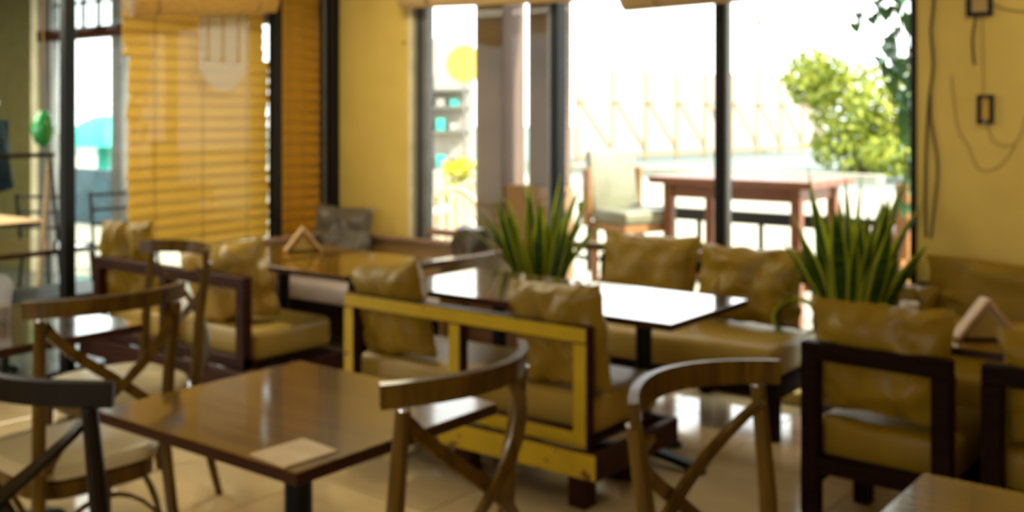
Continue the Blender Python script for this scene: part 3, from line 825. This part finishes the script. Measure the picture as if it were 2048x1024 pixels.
bench('dark_bench', 'dark reddish framed bench behind the left chairs, beige seat side showing', 'bench', -5.50, 3.25, 0, 1.34, 2, M['brown_wood'], None, depth=.58, cushion=M['vinyl2'])
pillow('ochre pillow at the far left end of the dark bench', -5.35, 3.42, .43, .36, .48, .15, R(16), R(8), M['vinyl'], 7.7, wr=.018)
pillow('ochre pillow at the right end of the dark bench, turned to show its pale edge', -4.47, 3.47, .43, .46, .43, .17, R(30), R(12), M['vinyl2'], 9.9, roll=R(-9), wr=.018)

# window bench facing us
bench('window_bench', 'dark framed bench against the window facing the long bright table', 'bench', -1.97, 5.17, PI, 1.33, 2, M['dark_wood'], None, depth=.64, cushion=M['vinyl2'], board=False)
pillow('upright ochre cushion on the window bench, left of the two', -2.93, 5.00, .43, .60, .42, .15, R(2), R(-9), M['vinyl'], 12.1, wr=.014)
pillow('creased ochre cushion on the window bench, right of the two', -2.33, 4.97, .43, .60, .40, .16, R(-2), R(-10), M['vinyl'], 15.3, wr=.022)

# right wall seat
bench('cushioned_settee', 'dark bench along the yellow wall behind the right table', 'bench', .30, 5.17, PI, 1.85, 2, M['dark_wood'], None, depth=.62, cushion=M['vinyl'], board=False)
pillow('very wide ochre cushion slumped against the yellow wall', -.86, 4.99, .43, 1.20, .42, .17, R(0), R(-8), M['vinyl'], 18.5, wr=.02)
pillow('small brown cushion between the wide cushion and the right plant', -1.50, 4.98, .44, .23, .28, .12, R(-10), R(-6), M['vinyl'], 21.5)

lounge = bench('lounge_chair', 'dark framed lounge chair on the right, seen from behind with ochre cushions', 'armchair', -1.455, 3.55, R(-2), .51, 1, M['dark_wood'], None, board=False, depth=.54, cushion=M['vinyl'])
pillow('ochre pillow bulging over the back of the lounge chair on the right', -1.20, 3.70, .44, .50, .42, .16, R(-3), R(9), M['vinyl'], 24.2, wr=.02)
lounge2 = bench('lounge_chair', 'dark framed lounge chair cut off by the right edge of the view', 'armchair', -.86, 3.56, R(0), .52, 1, M['dark_wood'], None, board=False, depth=.54, cushion=M['vinyl'])
pillow('ochre pillow on the lounge chair at the right edge', -.58, 3.70, .44, .50, .38, .16, R(0), R(8), M['vinyl'], 27.9, wr=.014)

# corner bench along the window wall and the glass partition
t = thing('corner_bench', 'L-shaped corner bench with pale glossy top ledges in the far corner', 'bench', (-5.555, 5.16, 0))
box('back_panel', 0, 1.62, -.05, -.02, .10, .66, M['panel'], t); box('top_ledge', 0, 1.62, -.075, 0, .66, .685, M['ledge'], t, .004)
box('back_panel', .02, .05, -1.15, -.05, .10, .66, M['panel'], t); box('top_ledge', 0, .075, -1.15, -.075, .66, .685, M['ledge'], t, .004)
box('arm_panel', 1.59, 1.62, -.70, -.05, .10, .655, M['panel'], t); box('arm_ledge', 1.56, 1.635, -.72, -.075, .655, .68, M['ledge'], t, .004)
bm = bmesh.new(); add_box(bm, .06, 1.58, -.62, -.055, .30, .43, .035, seg=3); link('seat_cushion', bm, M['mauve'], t)
box('seat_base', .06, 1.58, -.58, -.06, .08, .30, M['dark_wood'], t)
pillow('grey vinyl pillow leaning in the corner beside the black post', -5.33, 4.97, .43, .53, .45, .15, R(3), R(-8), M['grey_vinyl'], 31.1, wr=.018)
pillow('dark grey pillow propped at the right end of the corner bench', -4.15, 4.90, .43, .36, .40, .17, R(-28), R(-10), M['dark_vinyl'], 34.4, wr=.01)

# ------------------------------------------------------------------ snake plants
def snake(label, x, y, z, base_r, leaves, seed, extra=()):
    rnd = random.Random(seed)
    t = thing('snake_plant', label, 'plant', (x, y, 0))
    lathe('pot', [(.10, .02), (.13, .06), (.15, z - .02), (.165, z - .01), (.165, z + .01), (.145, z + .01), (.14, z - .02), (.02, z - .02)], M['pot'], t, 24)
    lathe('soil', [(.14, z - .03), (.138, z - .015), (.01, z - .01)], M['soil'], t, 20)
    def leaf(an, r0, h, lean, w, curl, tw):
        N = 14; L = Vector((math.cos(an), math.sin(an), 0)); S = Vector((-math.sin(an + tw), math.cos(an + tw), 0))
        rows = []; bm = bmesh.new(); p = L * r0 + Vector((0, 0, z - .02)); ang = lean
        for k in range(N + 1):
            v = k / N
            ww = w * (.62 + .75 * v - .3 * v * v) if v < .55 else w * 1.3 * max(0.02, (1 - ((v - .55) / .45) ** 1.7))
            if v < .55: ww = w * 1.3 * (.6 + .4 * math.sin(PI / 2 * v / .55))
            d = L * math.sin(ang) + Vector((0, 0, math.cos(ang)))
            nrm = S.cross(d).normalized()
            row = []
            for q in (-1, -.62, 0, .62, 1):
                row.append(bm.verts.new(p + S * (ww * q) + nrm * (-.35 * ww * q * q)))
            rows.append(row)
            p = p + d * (h / N); ang += curl / N * (1 + 1.5 * v)
        for k in range(N):
            for q in range(4):
                f = bm.faces.new((rows[k][q], rows[k][q + 1], rows[k + 1][q + 1], rows[k + 1][q]))
                f.material_index = 1 if q in (0, 3) else 0
        bmesh.ops.solidify(bm, geom=bm.faces[:], thickness=.003)
        return link('leaf', bm, [M['leaf'], M['leaf_edge']], t)
    for k in range(leaves):
        fr = k / leaves
        an = rnd.uniform(0, 2 * PI); r0 = base_r * math.sqrt(rnd.random())
        leaf(an, r0, rnd.uniform(.36, .66) * (1.12 - .5 * r0 / base_r * .5), rnd.uniform(.02, .22) + r0 / base_r * .22, rnd.uniform(.022, .034), rnd.uniform(-.12, .16), rnd.uniform(-.8, .8))
    for e in extra: leaf(*e)
    return t
camdir = math.atan2(-.792, .6105)      # towards the viewer in room space
rightdir = math.atan2(.6105, .792)
leftdir = rightdir + PI
snake('snake plant with wide fanning leaves between the corner bench and window bench', -3.58, 4.92, .50, .13, 28, 5,
      [(leftdir, .08, .60, .55, .026, .15, .3), (leftdir + .2, .08, .52, .62, .024, .2, -.3), (leftdir - .3, .06, .55, .38, .027, .1, .5),
       (rightdir, .08, .50, .50, .026, .15, .3), (rightdir + .3, .08, .48, .62, .024, .1, -.4), (leftdir, .02, .78, .10, .020, -.05, .2), (rightdir, .03, .66, .16, .028, .1, .1)])
snake('taller dense snake plant between the window bench and yellow wall', -1.78, 4.92, .52, .14, 42, 9,
      [(leftdir, .09, .50, .45, .026, .1, .3), (leftdir + .3, .06, .70, .22, .030, .0, .3), (rightdir, .09, .66, .36, .026, .1, .2),
       (rightdir + .2, .08, .80, .26, .024, .1, .2), (leftdir, .10, .78, .12, .022, .0, .2), (camdir + .2, .10, .50, .25, .040, 2.9, .1), (leftdir - .6, .12, .50, .5, .040, 3.2, .1),
       (rightdir - .2, .03, .74, .05, .034, 0, .1), (leftdir, .0, .72, .02, .034, 0, .1)])
t = thing('planter_box', 'brown wooden planter box under the left snake plant', 'planter', (-3.58, 4.9, 0))
for (a, b, c, d) in ((-.30, .30, -.28, -.25), (-.30, .30, .21, .24), (-.30, -.27, -.25, .21), (.27, .30, -.25, .21)):
    box('side_plank', a, b, c, d, .03, .28, M['planter'], t, .003); box('side_plank', a, b, c, d, .285, .50, M['planter'], t, .003)
box('base_plank', -.27, .27, -.25, .21, .0, .02, M['planter'], t, .003)

# ------------------------------------------------------------------ wall fittings and cables, right
def wire(label, pts, r, m, cat='cable'):
    P = [Vector((x, 5.2 - r - .002 if y is None else y, z)) for x, y, z in [(p[0], None, p[1]) for p in pts]]
    # smooth the polyline
    Q = []
    for i in range(len(P) - 1):
        a = P[max(i - 1, 0)]; b = P[i]; c = P[i + 1]; d = P[min(i + 2, len(P) - 1)]
        for k in range(6):
            s = k / 6
            Q.append(.5 * ((2 * b) + (c - a) * s + (2 * a - 5 * b + 4 * c - d) * s * s + (3 * b - a - 3 * c + d) * s ** 3))
    Q.append(P[-1])
    o = tube('wall_cable', Q, r, m, None, 6)
    return tag(o, label, cat)
wire('dark cable hanging down the wall beside the window frame', [(-1.455, 2.45), (-1.462, 2.06), (-1.476, 1.906), (-1.466, 1.738), (-1.485, 1.572), (-1.499, 1.332), (-1.503, 1.093), (-1.499, .914)], .006, M['wire'])
wire('second cable bowing out right of the cable beside the window frame', [(-1.478, 1.60), (-1.476, 1.476), (-1.450, 1.309), (-1.448, 1.19), (-1.462, 1.046), (-1.476, .913)], .005, M['wire'])
wire('short dark cord dangling from the upper black wall box', [(-1.273, 1.97), (-1.289, 1.85), (-1.282, 1.735)], .005, M['wire'])
wire('thin wire between the upper and lower black wall boxes', [(-1.249, 1.965), (-1.245, 1.778), (-1.243, 1.585)], .0025, M['wire_pale'])
wire('thin looped wire hanging below the lower black wall box', [(-1.234, 1.47), (-1.202, 1.385), (-1.148, 1.358), (-1.095, 1.386), (-1.068, 1.477), (-1.03, 1.62)], .0025, M['wire_pale'])
wire('faint large loop of wire on the wall left of the lower box', [(-1.385, 1.69), (-1.378, 1.60), (-1.355, 1.429), (-1.311, 1.36), (-1.278, 1.267), (-1.223, 1.241), (-1.159, 1.282), (-1.106, 1.363)], .0025, M['wire_pale'])
wire('thin wire curving right from the upper black wall box', [(-1.245, 2.055), (-1.18, 2.00), (-1.10, 1.975), (-1.0, 1.97)], .004, M['wire_pale'])
def wallbox(label, x0, x1, z0, z1, b):
    t = thing('wall_box', label, 'switch', ((x0 + x1) / 2, 5.2, (z0 + z1) / 2))
    w, h = (x1 - x0) / 2, (z1 - z0) / 2
    box('frame_strip', -w, w, -.02, -.001, h - b, h, M['black'], t, .002); box('frame_strip', -w, w, -.02, -.001, -h, -h + b, M['black'], t, .002)
    box('frame_strip', -w, -w + b, -.02, -.001, -h + b, h - b, M['black'], t, .002); box('frame_strip', w - b, w, -.02, -.001, -h + b, h - b, M['black'], t, .002)
    return t, w, h
t, w, h = wallbox('black-framed box at the top of the yellow wall', -1.315, -1.20, 1.958, 2.07, .02)
box('centre_plate', -w + .02, w - .02, -.010, -.001, -h + .02, h - .02, M['wire_pale'], t, .002)
t, w, h = wallbox('black-framed orange switch on the yellow wall, the lower box', -1.268, -1.196, 1.458, 1.594, .017)
box('rocker_plate', -w + .017, w - .017, -.014, -.001, -h + .017, h - .017, M['switch'], t, .003)
for z in (-.06, .06): lathe('screw', [(.004, 0), (.003, .002)], M['highlight_and_screw'], t, 8, (0, -.021, z))
